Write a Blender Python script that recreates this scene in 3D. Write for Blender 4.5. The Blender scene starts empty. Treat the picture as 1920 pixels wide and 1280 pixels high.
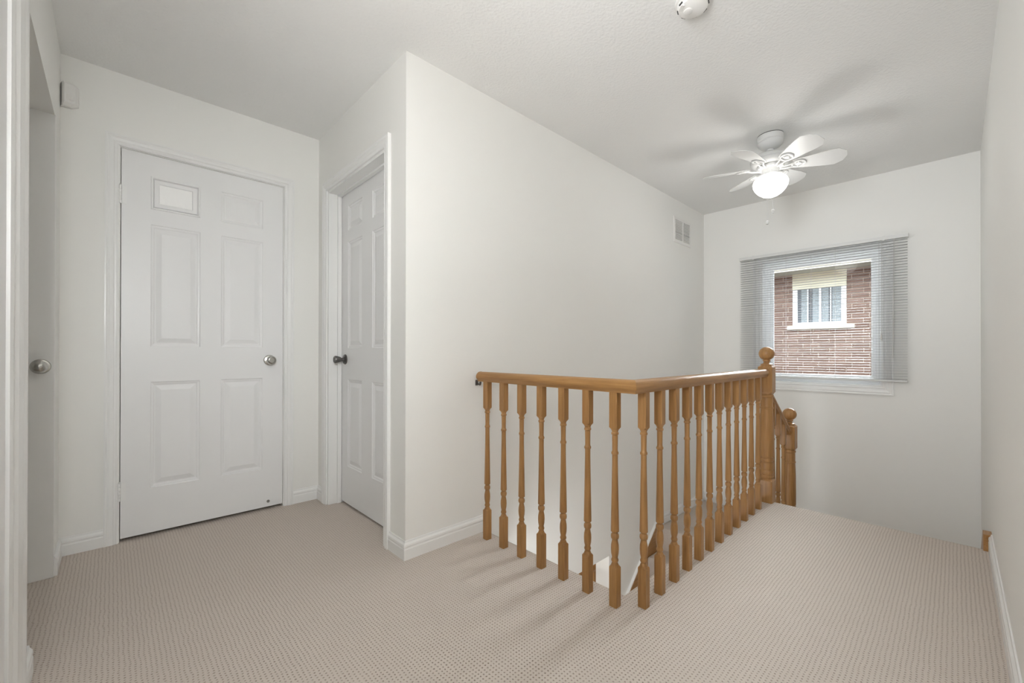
import bpy, bmesh, math, random
from mathutils import Vector, Matrix
random.seed(7)
S = bpy.context.scene
COL = S.collection
PI = math.pi

# ------------------------------------------------------------------ camera, sky, lights, exposure
H = 2.434            # ceiling height
YAW, PITCH, ROLL, F_PX, CAM_Z = 0.8114, 0.0030, 0.0013, 789.15, 0.9835
cy_, sy_, cp_, sp_ = math.cos(YAW), math.sin(YAW), math.cos(PITCH), math.sin(PITCH)
Fw = Vector((cy_*cp_, sy_*cp_, sp_)); Rt = Vector((sy_, -cy_, 0)); Up = Rt.cross(Fw)
cr_, sr_ = math.cos(ROLL), math.sin(ROLL)
Rr = Rt*cr_ + Up*sr_; Ur = Up*cr_ - Rt*sr_
cam = bpy.data.cameras.new('camera'); camo = bpy.data.objects.new('camera', cam); COL.objects.link(camo)
camo.matrix_world = Matrix(((Rr.x, Ur.x, -Fw.x, 0), (Rr.y, Ur.y, -Fw.y, 0), (Rr.z, Ur.z, -Fw.z, CAM_Z), (0, 0, 0, 1)))
cam.sensor_width = 36; cam.lens = 36*F_PX/1920; cam.shift_y = 20/1920; cam.clip_start = 0.02
S.camera = camo

W = bpy.data.worlds.new('sky'); S.world = W; W.use_nodes = True
bg = W.node_tree.nodes['Background']
bg.inputs['Color'].default_value = (0.86, 0.93, 1.0, 1); bg.inputs['Strength'].default_value = 5.2

def area(name, loc, direction, sx, sy, power, color):
    l = bpy.data.lights.new(name, 'AREA'); l.shape = 'RECTANGLE'; l.size = sx; l.size_y = sy
    l.energy = power; l.color = color
    o = bpy.data.objects.new(name, l); COL.objects.link(o); o.location = loc
    o.rotation_euler = Vector(direction).to_track_quat('-Z', 'Y').to_euler()
    return o
def point(name, loc, power, color, r):
    l = bpy.data.lights.new(name, 'POINT'); l.energy = power; l.color = color; l.shadow_soft_size = r
    o = bpy.data.objects.new(name, l); COL.objects.link(o); o.location = loc
    return o
# added frontal fill, set in an unseen room behind the camera
area('rear_fill', (-3.3, 0.56, 1.45), (1, 0.05, -0.03), 1.35, 1.5, 9, (0.90, 0.95, 1.0))
# the photographer's assumed bounced flash, turned up towards the ceiling behind the camera
area('assumed_flash', (-0.62, 0.30, 1.20), (0.25, 0.46, 1.0), 0.8, 0.8, 28, (0.98, 0.975, 0.955)).data.spread = math.radians(125)
area('stairwell_fill', (-0.75, 0.35, 1.55), (1.0, 0.03, 0.10), 0.6, 1.0, 7.5, (0.92, 0.96, 1.0)).data.spread = math.radians(75)  # added forward fill behind the camera, lifts the stairwell
area('door_wall_fill', (-0.17, -0.03, 1.50), (0.30, 1.0, -0.15), 0.16, 0.6, 4.3, (0.95, 0.97, 0.98)).data.spread = math.radians(80)  # added fill beside the camera, brightens the panel door wall
# added lamp above the neighbouring roof, beamed through the stair window for baluster shadows
area('added_window_beam', (9.7, 0.85, 4.1), (-5.2, 0.0, -2.8), 4.0, 1.6, 140, (0.90, 0.95, 1.0)).data.spread = math.radians(35)
# unseen fill below the floor edge, added to lift the lower long wall
area('lower_wall_fill', (1.15, 1.36, -0.62), (1, 0.22, 0.22), 0.7, 0.5, 7.5, (0.97, 0.985, 1.0))
# unseen point fill, added to brighten the lower hall opening
point('lower_hall_fill', (1.7, 3.3, -0.9), 17, (1, 0.95, 0.88), 0.12)
# window portal (guides the sky light through the stair window)
pt = area('window_portal', (4.66, 0.837, 1.29), (-1, 0, 0), 0.88, 1.15, 1, (1, 1, 1)); pt.data.cycles.is_portal = True

S.view_settings.view_transform = 'Standard'; S.view_settings.look = 'None'
S.view_settings.gamma = 1; S.view_settings.use_curve_mapping = False
S.view_settings.exposure = 0.30
S.cycles.max_bounces = 14; S.cycles.diffuse_bounces = 8; S.cycles.transparent_max_bounces = 24
S.cycles.sample_clamp_indirect = 6

# ------------------------------------------------------------------ materials
def nt(name):
    m = bpy.data.materials.new(name); m.use_nodes = True
    n = m.node_tree.nodes; l = m.node_tree.links
    return m, n, l, n['Principled BSDF']
def flat(name, col, rough=0.5, metal=0.0, spec=0.5):
    m, n, l, b = nt(name)
    b.inputs['Base Color'].default_value = (*col, 1); b.inputs['Roughness'].default_value = rough
    b.inputs['Metallic'].default_value = metal; b.inputs['Specular IOR Level'].default_value = spec
    return m
def bumped(name, col, rough, scale, strength, dist=0.002, detail=3, spec=0.4, vary=0.0):
    m, n, l, b = nt(name)
    b.inputs['Base Color'].default_value = (*col, 1); b.inputs['Roughness'].default_value = rough
    b.inputs['Specular IOR Level'].default_value = spec
    g = n.new('ShaderNodeNewGeometry'); t = n.new('ShaderNodeTexNoise')
    t.inputs['Scale'].default_value = scale; t.inputs['Detail'].default_value = detail
    l.new(g.outputs['Position'], t.inputs['Vector'])
    bp = n.new('ShaderNodeBump'); bp.inputs['Strength'].default_value = strength; bp.inputs['Distance'].default_value = dist
    l.new(t.outputs['Fac'], bp.inputs['Height']); l.new(bp.outputs['Normal'], b.inputs['Normal'])
    if vary:
        t2 = n.new('ShaderNodeTexNoise'); t2.inputs['Scale'].default_value = 3.0
        l.new(g.outputs['Position'], t2.inputs['Vector'])
        mx = n.new('ShaderNodeMix'); mx.data_type = 'RGBA'
        mx.inputs[6].default_value = (*[c*(1-vary) for c in col], 1); mx.inputs[7].default_value = (*[min(1, c*(1+vary)) for c in col], 1)
        l.new(t2.outputs['Fac'], mx.inputs[0]); l.new(mx.outputs[2], b.inputs['Base Color'])
    return m

M_WALL = bumped('wall_paint', (0.83, 0.826, 0.802), 0.55, 140, 0.10, 0.001)
M_CEIL = bumped('stippled_ceiling', (0.82, 0.82, 0.812), 0.75, 80, 0.42, 0.005, detail=4, vary=0.015)
M_TRIM = bumped('gloss_trim_paint', (0.82, 0.82, 0.81), 0.28, 60, 0.05, 0.001)
M_DOOR = bumped('door_paint', (0.80, 0.80, 0.80), 0.34, 45, 0.06, 0.001)
M_CHROME = flat('brushed_nickel', (0.52, 0.51, 0.48), 0.24, 1.0)
M_DARKMETAL = flat('dark_metal', (0.16, 0.155, 0.15), 0.35, 0.9)
M_PLASTIC = flat('white_plastic', (0.80, 0.79, 0.77), 0.4)
M_FAN = flat('white_enamel', (0.66, 0.66, 0.65), 0.38)
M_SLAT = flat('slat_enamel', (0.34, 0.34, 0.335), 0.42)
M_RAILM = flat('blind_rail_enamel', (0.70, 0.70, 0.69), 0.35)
M_CORD = flat('cord', (0.62, 0.61, 0.59), 0.7)
M_VINYL = flat('window_vinyl', (0.86, 0.87, 0.88), 0.3)
M_DARK = flat('dark_slot', (0.05, 0.05, 0.05), 0.8)
M_RUBBER = flat('scuffed_rubber', (0.25, 0.24, 0.22), 0.6)

def carpet_material():
    m, n, l, b = nt('loop_carpet')
    b.inputs['Roughness'].default_value = 0.95; b.inputs['Specular IOR Level'].default_value = 0.1
    g = n.new('ShaderNodeNewGeometry')
    wob = n.new('ShaderNodeTexNoise'); wob.inputs['Scale'].default_value = 22; l.new(g.outputs['Position'], wob.inputs['Vector'])
    sc = n.new('ShaderNodeVectorMath'); sc.operation = 'SCALE'; sc.inputs['Scale'].default_value = 0.008
    l.new(wob.outputs['Color'], sc.inputs[0])
    ad = n.new('ShaderNodeVectorMath'); ad.operation = 'ADD'; l.new(g.outputs['Position'], ad.inputs[0]); l.new(sc.outputs[0], ad.inputs[1])
    sep = n.new('ShaderNodeSeparateXYZ'); l.new(ad.outputs[0], sep.inputs[0])
    def mth(op, a, c=None):
        k = n.new('ShaderNodeMath'); k.operation = op
        for i, v in enumerate((a, c)):
            if v is None: continue
            if isinstance(v, (int, float)): k.inputs[i].default_value = v
            else: l.new(v, k.inputs[i])
        return k.outputs[0]
    P = 0.0125
    zz = mth('ADD', sep.outputs['X'], sep.outputs['Z'])
    u = mth('COSINE', mth('MULTIPLY', zz, 2*PI/P)); v = mth('COSINE', mth('MULTIPLY', sep.outputs['Y'], 2*PI/P))
    s = mth('ADD', u, v)                                   # -2 .. 2 : pits where both are high
    pit = n.new('ShaderNodeMapRange'); pit.inputs['From Min'].default_value = 0.75; pit.inputs['From Max'].default_value = 1.75
    pit.interpolation_type = 'SMOOTHSTEP'; l.new(s, pit.inputs['Value'])
    fib = n.new('ShaderNodeTexNoise'); fib.inputs['Scale'].default_value = 420; fib.inputs['Detail'].default_value = 3
    l.new(g.outputs['Position'], fib.inputs['Vector'])
    big = n.new('ShaderNodeTexNoise'); big.inputs['Scale'].default_value = 55; l.new(g.outputs['Position'], big.inputs['Vector'])
    mx = n.new('ShaderNodeMix'); mx.data_type = 'RGBA'
    mx.inputs[6].default_value = (0.60, 0.535, 0.480, 1); mx.inputs[7].default_value = (0.33, 0.27, 0.22, 1)  # second colour paints the shade inside the pile dimples
    pf = mth('MULTIPLY', pit.outputs[0], mth('ADD', mth('MULTIPLY', big.outputs['Fac'], 1.3), 0.10))
    l.new(pf, mx.inputs[0])
    mx2 = n.new('ShaderNodeMix'); mx2.data_type = 'RGBA'; mx2.blend_type = 'MULTIPLY'; mx2.inputs[0].default_value = 1
    rmp = n.new('ShaderNodeMapRange'); rmp.inputs['To Min'].default_value = 0.84; rmp.inputs['To Max'].default_value = 1.14
    l.new(fib.outputs['Fac'], rmp.inputs['Value'])
    l.new(mx.outputs[2], mx2.inputs[6]); l.new(rmp.outputs[0], mx2.inputs[7])
    l.new(mx2.outputs[2], b.inputs['Base Color'])
    h = mth('SUBTRACT', mth('MULTIPLY', fib.outputs['Fac'], 0.35), pit.outputs[0])
    bp = n.new('ShaderNodeBump'); bp.inputs['Strength'].default_value = 0.55; bp.inputs['Distance'].default_value = 0.004
    l.new(h, bp.inputs['Height']); l.new(bp.outputs['Normal'], b.inputs['Normal'])
    return m
M_CARPET = carpet_material()

def oak_material(name, axis, shift=0.0):
    m, n, l, b = nt(name)
    b.inputs['Roughness'].default_value = 0.36; b.inputs['Specular IOR Level'].default_value = 0.45
    g = n.new('ShaderNodeNewGeometry'); mp = n.new('ShaderNodeMapping')
    sc = [38, 38, 38]; sc[axis] = 2.2
    mp.inputs['Scale'].default_value = sc; mp.inputs['Location'].default_value = (shift, shift*2, shift*3)
    l.new(g.outputs['Position'], mp.inputs['Vector'])
    t = n.new('ShaderNodeTexNoise'); t.inputs['Scale'].default_value = 1.5; t.inputs['Detail'].default_value = 6; t.inputs['Roughness'].default_value = 0.6
    l.new(mp.outputs[0], t.inputs['Vector'])
    mp2 = n.new('ShaderNodeMapping'); s2 = [260, 260, 260]; s2[axis] = 9; mp2.inputs['Scale'].default_value = s2
    l.new(g.outputs['Position'], mp2.inputs['Vector'])
    t2 = n.new('ShaderNodeTexNoise'); t2.inputs['Scale'].default_value = 1.0; t2.inputs['Detail'].default_value = 2
    l.new(mp2.outputs[0], t2.inputs['Vector'])
    r = n.new('ShaderNodeValToRGB')
    r.color_ramp.elements[0].position = 0.30; r.color_ramp.elements[0].color = (0.235, 0.112, 0.035, 1)
    r.color_ramp.elements[1].position = 0.72; r.color_ramp.elements[1].color = (0.450, 0.248, 0.096, 1)
    e = r.color_ramp.elements.new(0.5); e.color = (0.350, 0.180, 0.062, 1)
    mixf = n.new('ShaderNodeMath'); mixf.operation = 'MULTIPLY_ADD'; mixf.inputs[1].default_value = 0.30
    sub = n.new('ShaderNodeMath'); sub.operation = 'MULTIPLY'; sub.inputs[1].default_value = 0.72
    l.new(t.outputs['Fac'], sub.inputs[0]); l.new(t2.outputs['Fac'], mixf.inputs[0]); l.new(sub.outputs[0], mixf.inputs[2])
    l.new(mixf.outputs[0], r.inputs['Fac']); l.new(r.outputs['Color'], b.inputs['Base Color'])
    bp = n.new('ShaderNodeBump'); bp.inputs['Strength'].default_value = 0.12; bp.inputs['Distance'].default_value = 0.001
    l.new(t2.outputs['Fac'], bp.inputs['Height']); l.new(bp.outputs['Normal'], b.inputs['Normal'])
    return m
M_OAKZ = oak_material('oak_upright', 2); M_OAKX = oak_material('oak_along_x', 0); M_OAKY = oak_material('oak_along_y', 1)

def glass_material(name, refl=0.08, tint=(1, 1, 1), rough=0.0):
    m = bpy.data.materials.new(name); m.use_nodes = True; n = m.node_tree.nodes; l = m.node_tree.links
    n.clear(); o = n.new('ShaderNodeOutputMaterial'); mx = n.new('ShaderNodeMixShader')
    tr = n.new('ShaderNodeBsdfTransparent'); tr.inputs[0].default_value = (*tint, 1)
    gl = n.new('ShaderNodeBsdfGlossy'); gl.inputs['Roughness'].default_value = rough
    fr = n.new('ShaderNodeFresnel'); fr.inputs['IOR'].default_value = 1.22
    l.new(fr.outputs[0], mx.inputs[0]); l.new(tr.outputs[0], mx.inputs[1]); l.new(gl.outputs[0], mx.inputs[2])
    l.new(mx.outputs[0], o.inputs[0]); return m
M_GLASS = glass_material('window_glass', tint=(0.96, 0.975, 0.97))
def globe_material():
    m, n, l, b = nt('lit_frosted_globe')
    b.inputs['Base Color'].default_value = (0.9, 0.9, 0.88, 1)
    b.inputs['Emission Color'].default_value = (1.0, 0.975, 0.94, 1); b.inputs['Emission Strength'].default_value = 5.0
    return m
M_GLOBE = globe_material()
M_FROST = bumped('frosted_pane', (0.93, 0.93, 0.92), 0.12, 55, 0.5, 0.004, spec=0.8)

# outdoors
def brick_material():
    m, n, l, b = nt('red_brick'); b.inputs['Roughness'].default_value = 0.85
    oi = n.new('ShaderNodeObjectInfo'); r = n.new('ShaderNodeValToRGB')
    r.color_ramp.elements[0].color = (0.180, 0.112, 0.085, 1); r.color_ramp.elements[1].color = (0.245, 0.158, 0.122, 1)
    l.new(oi.outputs['Random'], r.inputs[0])
    g = n.new('ShaderNodeNewGeometry'); t = n.new('ShaderNodeTexNoise'); t.inputs['Scale'].default_value = 45; t.inputs['Detail'].default_value = 5
    l.new(g.outputs['Position'], t.inputs['Vector'])
    mr = n.new('ShaderNodeMapRange'); mr.inputs['To Min'].default_value = 0.8; mr.inputs['To Max'].default_value = 1.2; l.new(t.outputs['Fac'], mr.inputs['Value'])
    mx = n.new('ShaderNodeMix'); mx.data_type = 'RGBA'; mx.blend_type = 'MULTIPLY'; mx.inputs[0].default_value = 1
    l.new(r.outputs['Color'], mx.inputs[6]); l.new(mr.outputs[0], mx.inputs[7]); l.new(mx.outputs[2], b.inputs['Base Color'])
    bp = n.new('ShaderNodeBump'); bp.inputs['Strength'].default_value = 0.3; bp.inputs['Distance'].default_value = 0.003
    l.new(t.outputs['Fac'], bp.inputs['Height']); l.new(bp.outputs['Normal'], b.inputs['Normal'])
    return m
M_BRICK = brick_material()
M_MORTAR = bumped('mortar', (0.55, 0.46, 0.39), 0.9, 80, 0.3, vary=0.05)
M_CREAM = bumped('cream_siding', (0.80, 0.78, 0.62), 0.5, 30, 0.05, vary=0.02)
M_STONE = bumped('pale_sill', (0.84, 0.82, 0.72), 0.7, 60, 0.2, vary=0.03)
M_SOFFIT = flat('soffit_metal', (0.50, 0.50, 0.42), 0.5)
M_ROOF = bumped('asphalt_shingle', (0.12, 0.11, 0.10), 0.9, 50, 0.5, vary=0.2)
M_GROUND = bumped('side_yard', (0.22, 0.21, 0.18), 0.9, 12, 0.5, vary=0.25)
M_PANE = flat('dim_pane', (0.13, 0.15, 0.165), 0.12)
M_CURTAIN = flat('grey_curtain', (0.29, 0.33, 0.345), 0.7)

# ------------------------------------------------------------------ geometry helpers
def link(name, bm, mat, parent=None, smooth=False, angle=None):
    bmesh.ops.recalc_face_normals(bm, faces=bm.faces)
    me = bpy.data.meshes.new(name); bm.to_mesh(me); bm.free()
    for m in (mat if isinstance(mat, (list, tuple)) else [mat]): me.materials.append(m)
    if smooth:
        me.polygons.foreach_set('use_smooth', [True]*len(me.polygons))
        if angle: me.set_sharp_from_angle(angle=math.radians(angle))
    o = bpy.data.objects.new(name, me); COL.objects.link(o)
    if parent: o.parent = parent
    return o
def tag(o, label=None, cat=None, group=None, kind=None):
    if label: o['label'] = label
    if cat: o['category'] = cat
    if group: o['group'] = group
    if kind: o['kind'] = kind
    return o
def thing(name, loc, label, cat, group=None, kind=None):
    o = bpy.data.objects.new(name, None); COL.objects.link(o); o.location = loc; o.empty_display_size = 0.1
    return tag(o, label, cat, group, kind)
def box(bm, x0, x1, y0, y1, z0, z1, bevel=0.0, seg=1):
    r = bmesh.ops.create_cube(bm, size=1.0)
    vs = r['verts']
    for v in vs:
        v.co.x = x0 if v.co.x < 0 else x1
        v.co.y = y0 if v.co.y < 0 else y1
        v.co.z = z0 if v.co.z < 0 else z1
    if bevel:
        es = list({e for v in vs for e in v.link_edges})
        bmesh.ops.bevel(bm, geom=es, offset=bevel, segments=seg, affect='EDGES', profile=0.5)
def boxes(*bs, bevel=0.0):
    bm = bmesh.new()
    for b in bs: box(bm, *b, bevel=bevel)
    return bm
def lathe(bm, prof, c=(0, 0, 0), n=20, axis='Z', cap=True):
    rings = []
    for (r, z) in prof:
        ring = []
        for i in range(n):
            a = 2*PI*i/n; x, y = r*math.cos(a), r*math.sin(a)
            p = {'Z': (x, y, z), 'Y': (x, z, y), 'X': (z, x, y)}[axis]
            ring.append(bm.verts.new((c[0]+p[0], c[1]+p[1], c[2]+p[2])))
        rings.append(ring)
    for a, b in zip(rings, rings[1:]):
        for i in range(n): bm.faces.new((a[i], a[(i+1) % n], b[(i+1) % n], b[i]))
    if cap:
        bm.faces.new(rings[0]); bm.faces.new(rings[-1])
def sweep(bm, path, prof, N, closed=False, caps=True):
    """profile (a, b): a perpendicular to the path in its plane (N x T side), b along N"""
    N = Vector(N).normalized(); P = [Vector(p) for p in path]; k = len(P); rings = []
    for i in range(k):
        ds = []
        if i > 0 or closed: ds.append((P[i]-P[i-1]).normalized())
        if i < k-1 or closed: ds.append((P[(i+1) % k]-P[i]).normalized())
        ns = [N.cross(d) for d in ds]
        if len(ns) == 2:
            m = (ns[0]+ns[1]); m = m/(1+ns[0].dot(ns[1]))
        else: m = ns[0]
        rings.append([bm.verts.new(P[i]+m*a+N*b) for a, b in prof])
    q = len(prof)
    rng = range(k) if closed else range(k-1)
    for i in rng:
        A, B = rings[i], rings[(i+1) % k]
        for j in range(q): bm.faces.new((A[j], A[(j+1) % q], B[(j+1) % q], B[j]))
    if caps and not closed:
        bm.faces.new(rings[0]); bm.faces.new(rings[-1])
def tube(bm, p0, p1, r, n=8):
    p0, p1 = Vector(p0), Vector(p1); d = (p1-p0).normalized()
    a = d.orthogonal().normalized(); b = d.cross(a)
    R0 = [bm.verts.new(p0+(a*math.cos(2*PI*i/n)+b*math.sin(2*PI*i/n))*r) for i in range(n)]
    R1 = [bm.verts.new(p1+(a*math.cos(2*PI*i/n)+b*math.sin(2*PI*i/n))*r) for i in range(n)]
    for i in range(n): bm.faces.new((R0[i], R0[(i+1) % n], R1[(i+1) % n], R1[i]))
    bm.faces.new(R0); bm.faces.new(R1)
def struct(name, bm, mat, label, cat, **k):
    return tag(link(name, bm, mat, **k), label, cat, kind='structure')

# ------------------------------------------------------------------ room shell
XW, XC, YL, YD, YR, XA = 4.4835, 1.017, 1.81, 2.984, -0.125, -0.187
LOW = -2.62
# carpeted floor, L-shaped around the stairwell
bm = bmesh.new()
poly = [(-3.6, -0.25), (3.205, -0.25), (3.205, 0.935), (1.490, 0.905), (1.520, 1.86), (1.3, 1.86), (1.3, 4.15), (-3.6, 4.15)]
top = [bm.verts.new((x, y, 0)) for x, y in poly]; bot = [bm.verts.new((x, y, -0.28)) for x, y in poly]
bm.faces.new(top); bm.faces.new(bot[::-1])
for i in range(8): bm.faces.new((top[i], bot[i], bot[(i+1) % 8], top[(i+1) % 8]))
bm.edges.ensure_lookup_table()
near_well = lambda v: abs(v.co.z) < 1e-6 and 1.4 < v.co.x < 3.3
es = [e for e in bm.edges if near_well(e.verts[0]) and near_well(e.verts[1])]
bmesh.ops.bevel(bm, geom=es, offset=0.022, segments=4, affect='EDGES', profile=0.5)
struct('floor', bm, M_CARPET, 'beige looped carpet covering the upper landing and hall', 'floor', smooth=True, angle=40)
struct('ceiling', boxes((-3.7, 4.75, -0.35, 4.3, H, H+0.2)), M_CEIL, 'white stippled ceiling over the hall and stairwell', 'ceiling')
struct('wall_center', boxes((XC, 4.62, YL, YL+0.12, -0.55, H), (2.736, 4.62, YL, YL+0.12, LOW, -0.55), (0.6, 1.35, YL, YL+0.12, LOW, -0.55)), M_WALL,
       'long white wall running from the hall corner to the stair window wall', 'wall')
# closet wall with its opening
CY0, CY1 = 2.02, 2.812     # closet door opening
struct('wall_closet', boxes((XC, XC+0.12, YL+0.12, CY0, 0, H), (XC, XC+0.12, CY1, YD+0.0, 0, H), (XC, XC+0.12, CY0, CY1, 2.035, H)), M_WALL,
       'short white wall holding the recessed closet door', 'wall')
DX0, DX1, DZ = 0.030, 0.796, 2.050
struct('wall_back', boxes((-3.6, DX0-0.002, YD, YD+0.12, 0, H), (DX1+0.002, 4.6, YD, YD+0.12, 0, H), (DX0-0.002, DX1+0.002, YD, YD+0.12, DZ+0.002, H)), M_WALL,
       'white wall with the closed panel door', 'wall')
WY0, WY1, WZ0, WZ1 = 0.400, 1.274, 0.717, 1.862
struct('wall_window', boxes((XW, 4.62, -0.25, WY0, LOW, H), (XW, 4.62, WY1, YL+0.2, LOW, H), (XW, 4.62, WY0, WY1, LOW, WZ0), (XW, 4.62, WY0, WY1, WZ1, H)), M_WALL,
       'white end wall of the stairwell around the window', 'wall')
struct('wall_exterior', boxes((4.62, 4.70, -6, WY0-0.03, -3, 2.6), (4.62, 4.70, WY1+0.03, 9, -3, 2.6), (4.62, 4.70, WY0-0.03, WY1+0.03, -3, WZ0-0.03), (4.62, 4.70, WY0-0.03, WY1+0.03, WZ1+0.03, 2.6)), bumped('bounce_cutting_cladding', (0.16, 0.10, 0.08), 0.9, 40, 0.3, vary=0.1), 'unseen dark outer face of this house, added to cut bounced light', 'wall')  # dark cladding added out of view to limit bounce onto the neighbour's bricks
struct('wall_right', boxes((-3.6, 4.62, YR-0.12, YR, LOW, H)), M_WALL, 'plain white wall along the right side of the landing', 'wall')
# left wall: piece between two openings, header over passage, strip beside sensor
PY0, PY1, PZ = 1.955, 2.735, 2.030
struct('wall_left', boxes((XA-0.13, XA, 0.78, PY0, 0, H), (XA-0.13, XA, PY0, PY1, PZ, H), (XA-0.13, XA, PY1, YD, 0, H), (XA-0.13, XA, -0.2, -0.12, 0, H)), M_WALL,
       'white wall at the far left with a doorless passage opening', 'wall')
# passage behind the opening
struct('wall_passage', boxes((-1.30, XA-0.13, PY1+0.035, PY1+0.12, 0, PZ+0.1), (-1.40, -1.30, 1.6, 2.9, 0, H), (-1.40, XA-0.13, PY0-0.10, PY0-0.02, 0, PZ+0.1), (-1.30, XA-0.13, PY0-0.02, PY1+0.04, PZ, PZ+0.1)), M_WALL,
       'white walls and low ceiling inside the passage at far left', 'wall')
# bedroom behind the camera and closing walls
struct('wall_bedroom', boxes((-3.7, -3.6, -0.3, 4.3, 0, H), (-3.6, XA-0.13, 1.60, 1.70, 0, H)), M_WALL, 'white bedroom walls behind the camera', 'wall')
struct('wall_outer', boxes((-3.7, 4.62, 4.15, 4.3, LOW, H), (4.50, 4.62, YL+0.12, 4.15, LOW, H), (3.0, 3.1, YD+0.12, 4.15, 0, H)), M_WALL, 'closing walls behind the doors', 'wall')
# lower storey
struct('floor_lower', boxes((0.4, 4.62, -0.3, 4.3, LOW-0.1, LOW)), M_CARPET, 'beige carpet of the lower hall', 'floor')
struct('wall_lower', boxes((0.4, 0.5, -0.3, 4.3, LOW, -0.28), (0.6, 3.2, 0.80, 0.90, LOW, -0.28)), M_WALL, 'white walls of the lower hall beneath the landing', 'wall')
struct('ceiling_lower', boxes((0.4, 4.5, YL+0.12, 4.15, -0.50, -0.28)), M_CEIL, 'white ceiling of the lower hall', 'ceiling')

# baseboards
BB = [(0, 0), (0.0135, 0), (0.0135, 0.050), (0.0115, 0.054), (0.0115, 0.060), (0.0135, 0.063), (0.012, 0.072), (0.006, 0.080), (0.0045, 0.088), (0, 0.088)]
def baseboard(name, path, label, z=0.0, flip=False):
    bm = bmesh.new(); sgn = -1 if flip else 1
    sweep(bm, [(x, y, z) for x, y in path], [(sgn*a, b) for a, b in BB], (0, 0, 1))
    return struct(name, bm, M_TRIM, label, 'baseboard')
# path direction with the room on its left (N x T)
baseboard('baseboard_corner', [(1.505, YL), (XC, YL), (XC, CY0-0.052)], 'white moulded baseboard wrapping the outside wall corner', flip=False)
baseboard('baseboard_back_left', [(DX0-0.054, YD), (XA, YD), (XA, PY1)], 'white baseboard left of the panel door', flip=False)
baseboard('baseboard_back_right', [(XC, CY1+0.052), (XC, YD), (DX1+0.056, YD)], 'white baseboard between the panel door and the closet door', flip=False)
baseboard('baseboard_right', [(3.165, YR), (-3.5, YR)][::-1], 'white baseboard along the right wall', flip=False)
baseboard('baseboard_left', [(XA, PY0), (XA, 1.72)], 'white baseboard on the wall piece at far left', flip=False)
baseboard('baseboard_stair_landing', [(XW, -0.10), (XW, YL), (3.50, YL)], 'white baseboard around the lower stair landing', z=-0.54)

# ------------------------------------------------------------------ casings (trim)
CAS = [(0, 0), (0, 0.010), (0.006, 0.0125), (0.012, 0.0105), (0.017, 0.0105), (0.022, 0.015), (0.034, 0.0175), (0.044, 0.015), (0.049, 0.018), (0.055, 0.018), (0.055, 0)]
def casing(name, P0, U, N, u0, u1, z1, label, w=1.0, reveal=0.004, prof=CAS):
    P0, U, N = Vector(P0), Vector(U), Vector(N); Z = Vector((0, 0, 1))
    a, b, c, d = P0+U*(u0-reveal), P0+U*(u0-reveal)+Z*(z1+reveal), P0+U*(u1+reveal)+Z*(z1+reveal), P0+U*(u1+reveal)
    path = [a, b, c, d]
    T = (path[1]-path[0]).normalized(); s = 1 if N.cross(T).dot(U) < 0 else -1
    bm = bmesh.new(); sweep(bm, path, [(s*q*w, r) for q, r in prof], N)
    return struct(name, bm, M_TRIM, label, 'door trim')
casing('trim_1', (0, YD, 0), (1, 0, 0), (0, -1, 0), DX0-0.002, DX1+0.002, DZ+0.002, 'white moulded casing around the panel door')
casing('trim_2', (XC, 0, 0), (0, 1, 0), (-1, 0, 0), CY0, CY1, 2.035, 'white moulded casing around the recessed closet door')
# closet jamb
struct('trim_3', boxes((XC-0.001, XC+0.12, CY0-0.0005, CY0+0.012, 0, 2.035), (XC-0.001, XC+0.12, CY1-0.012, CY1+0.0005, 0, 2.035), (XC-0.001, XC+0.12, CY0+0.012, CY1-0.012, 2.023, 2.0355),
                        (XC+0.055, XC+0.080, CY1-0.022, CY1-0.012, 0, 2.023), (XC+0.055, XC+0.080, CY0+0.012, CY0+0.022, 0, 2.023), (XC+0.055, XC+0.080, CY0+0.022, CY1-0.022, 2.013, 2.023)), M_TRIM,
       'white jamb lining the deep closet door recess', 'door trim')
# casing of the doorway beside the camera
bm = bmesh.new()
sweep(bm, [(XA, 1.53, 0), (XA, 1.53, H)], [(-a*3.4, b*1.25) for a, b in CAS], (1, 0, 0))
struct('trim_4', bm, M_TRIM, 'white moulded door casing at the left edge of the picture', 'door trim')
bm = bmesh.new(); box(bm, XA+0.0005, XA+0.006, 0.80, 1.527, 0.012, 2.05, bevel=0.001); struct('door_4', bm, M_DOOR, 'flat white door beside the casing at the very left edge', 'door')
# corner bead of the passage opening
bm = bmesh.new(); box(bm, XA-0.125, XA+0.003, PY1-0.012, PY1, 0, PZ, bevel=0.001); struct('trim_6', bm, M_TRIM, 'thin white stop strip beside the passage door', 'door trim')

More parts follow.
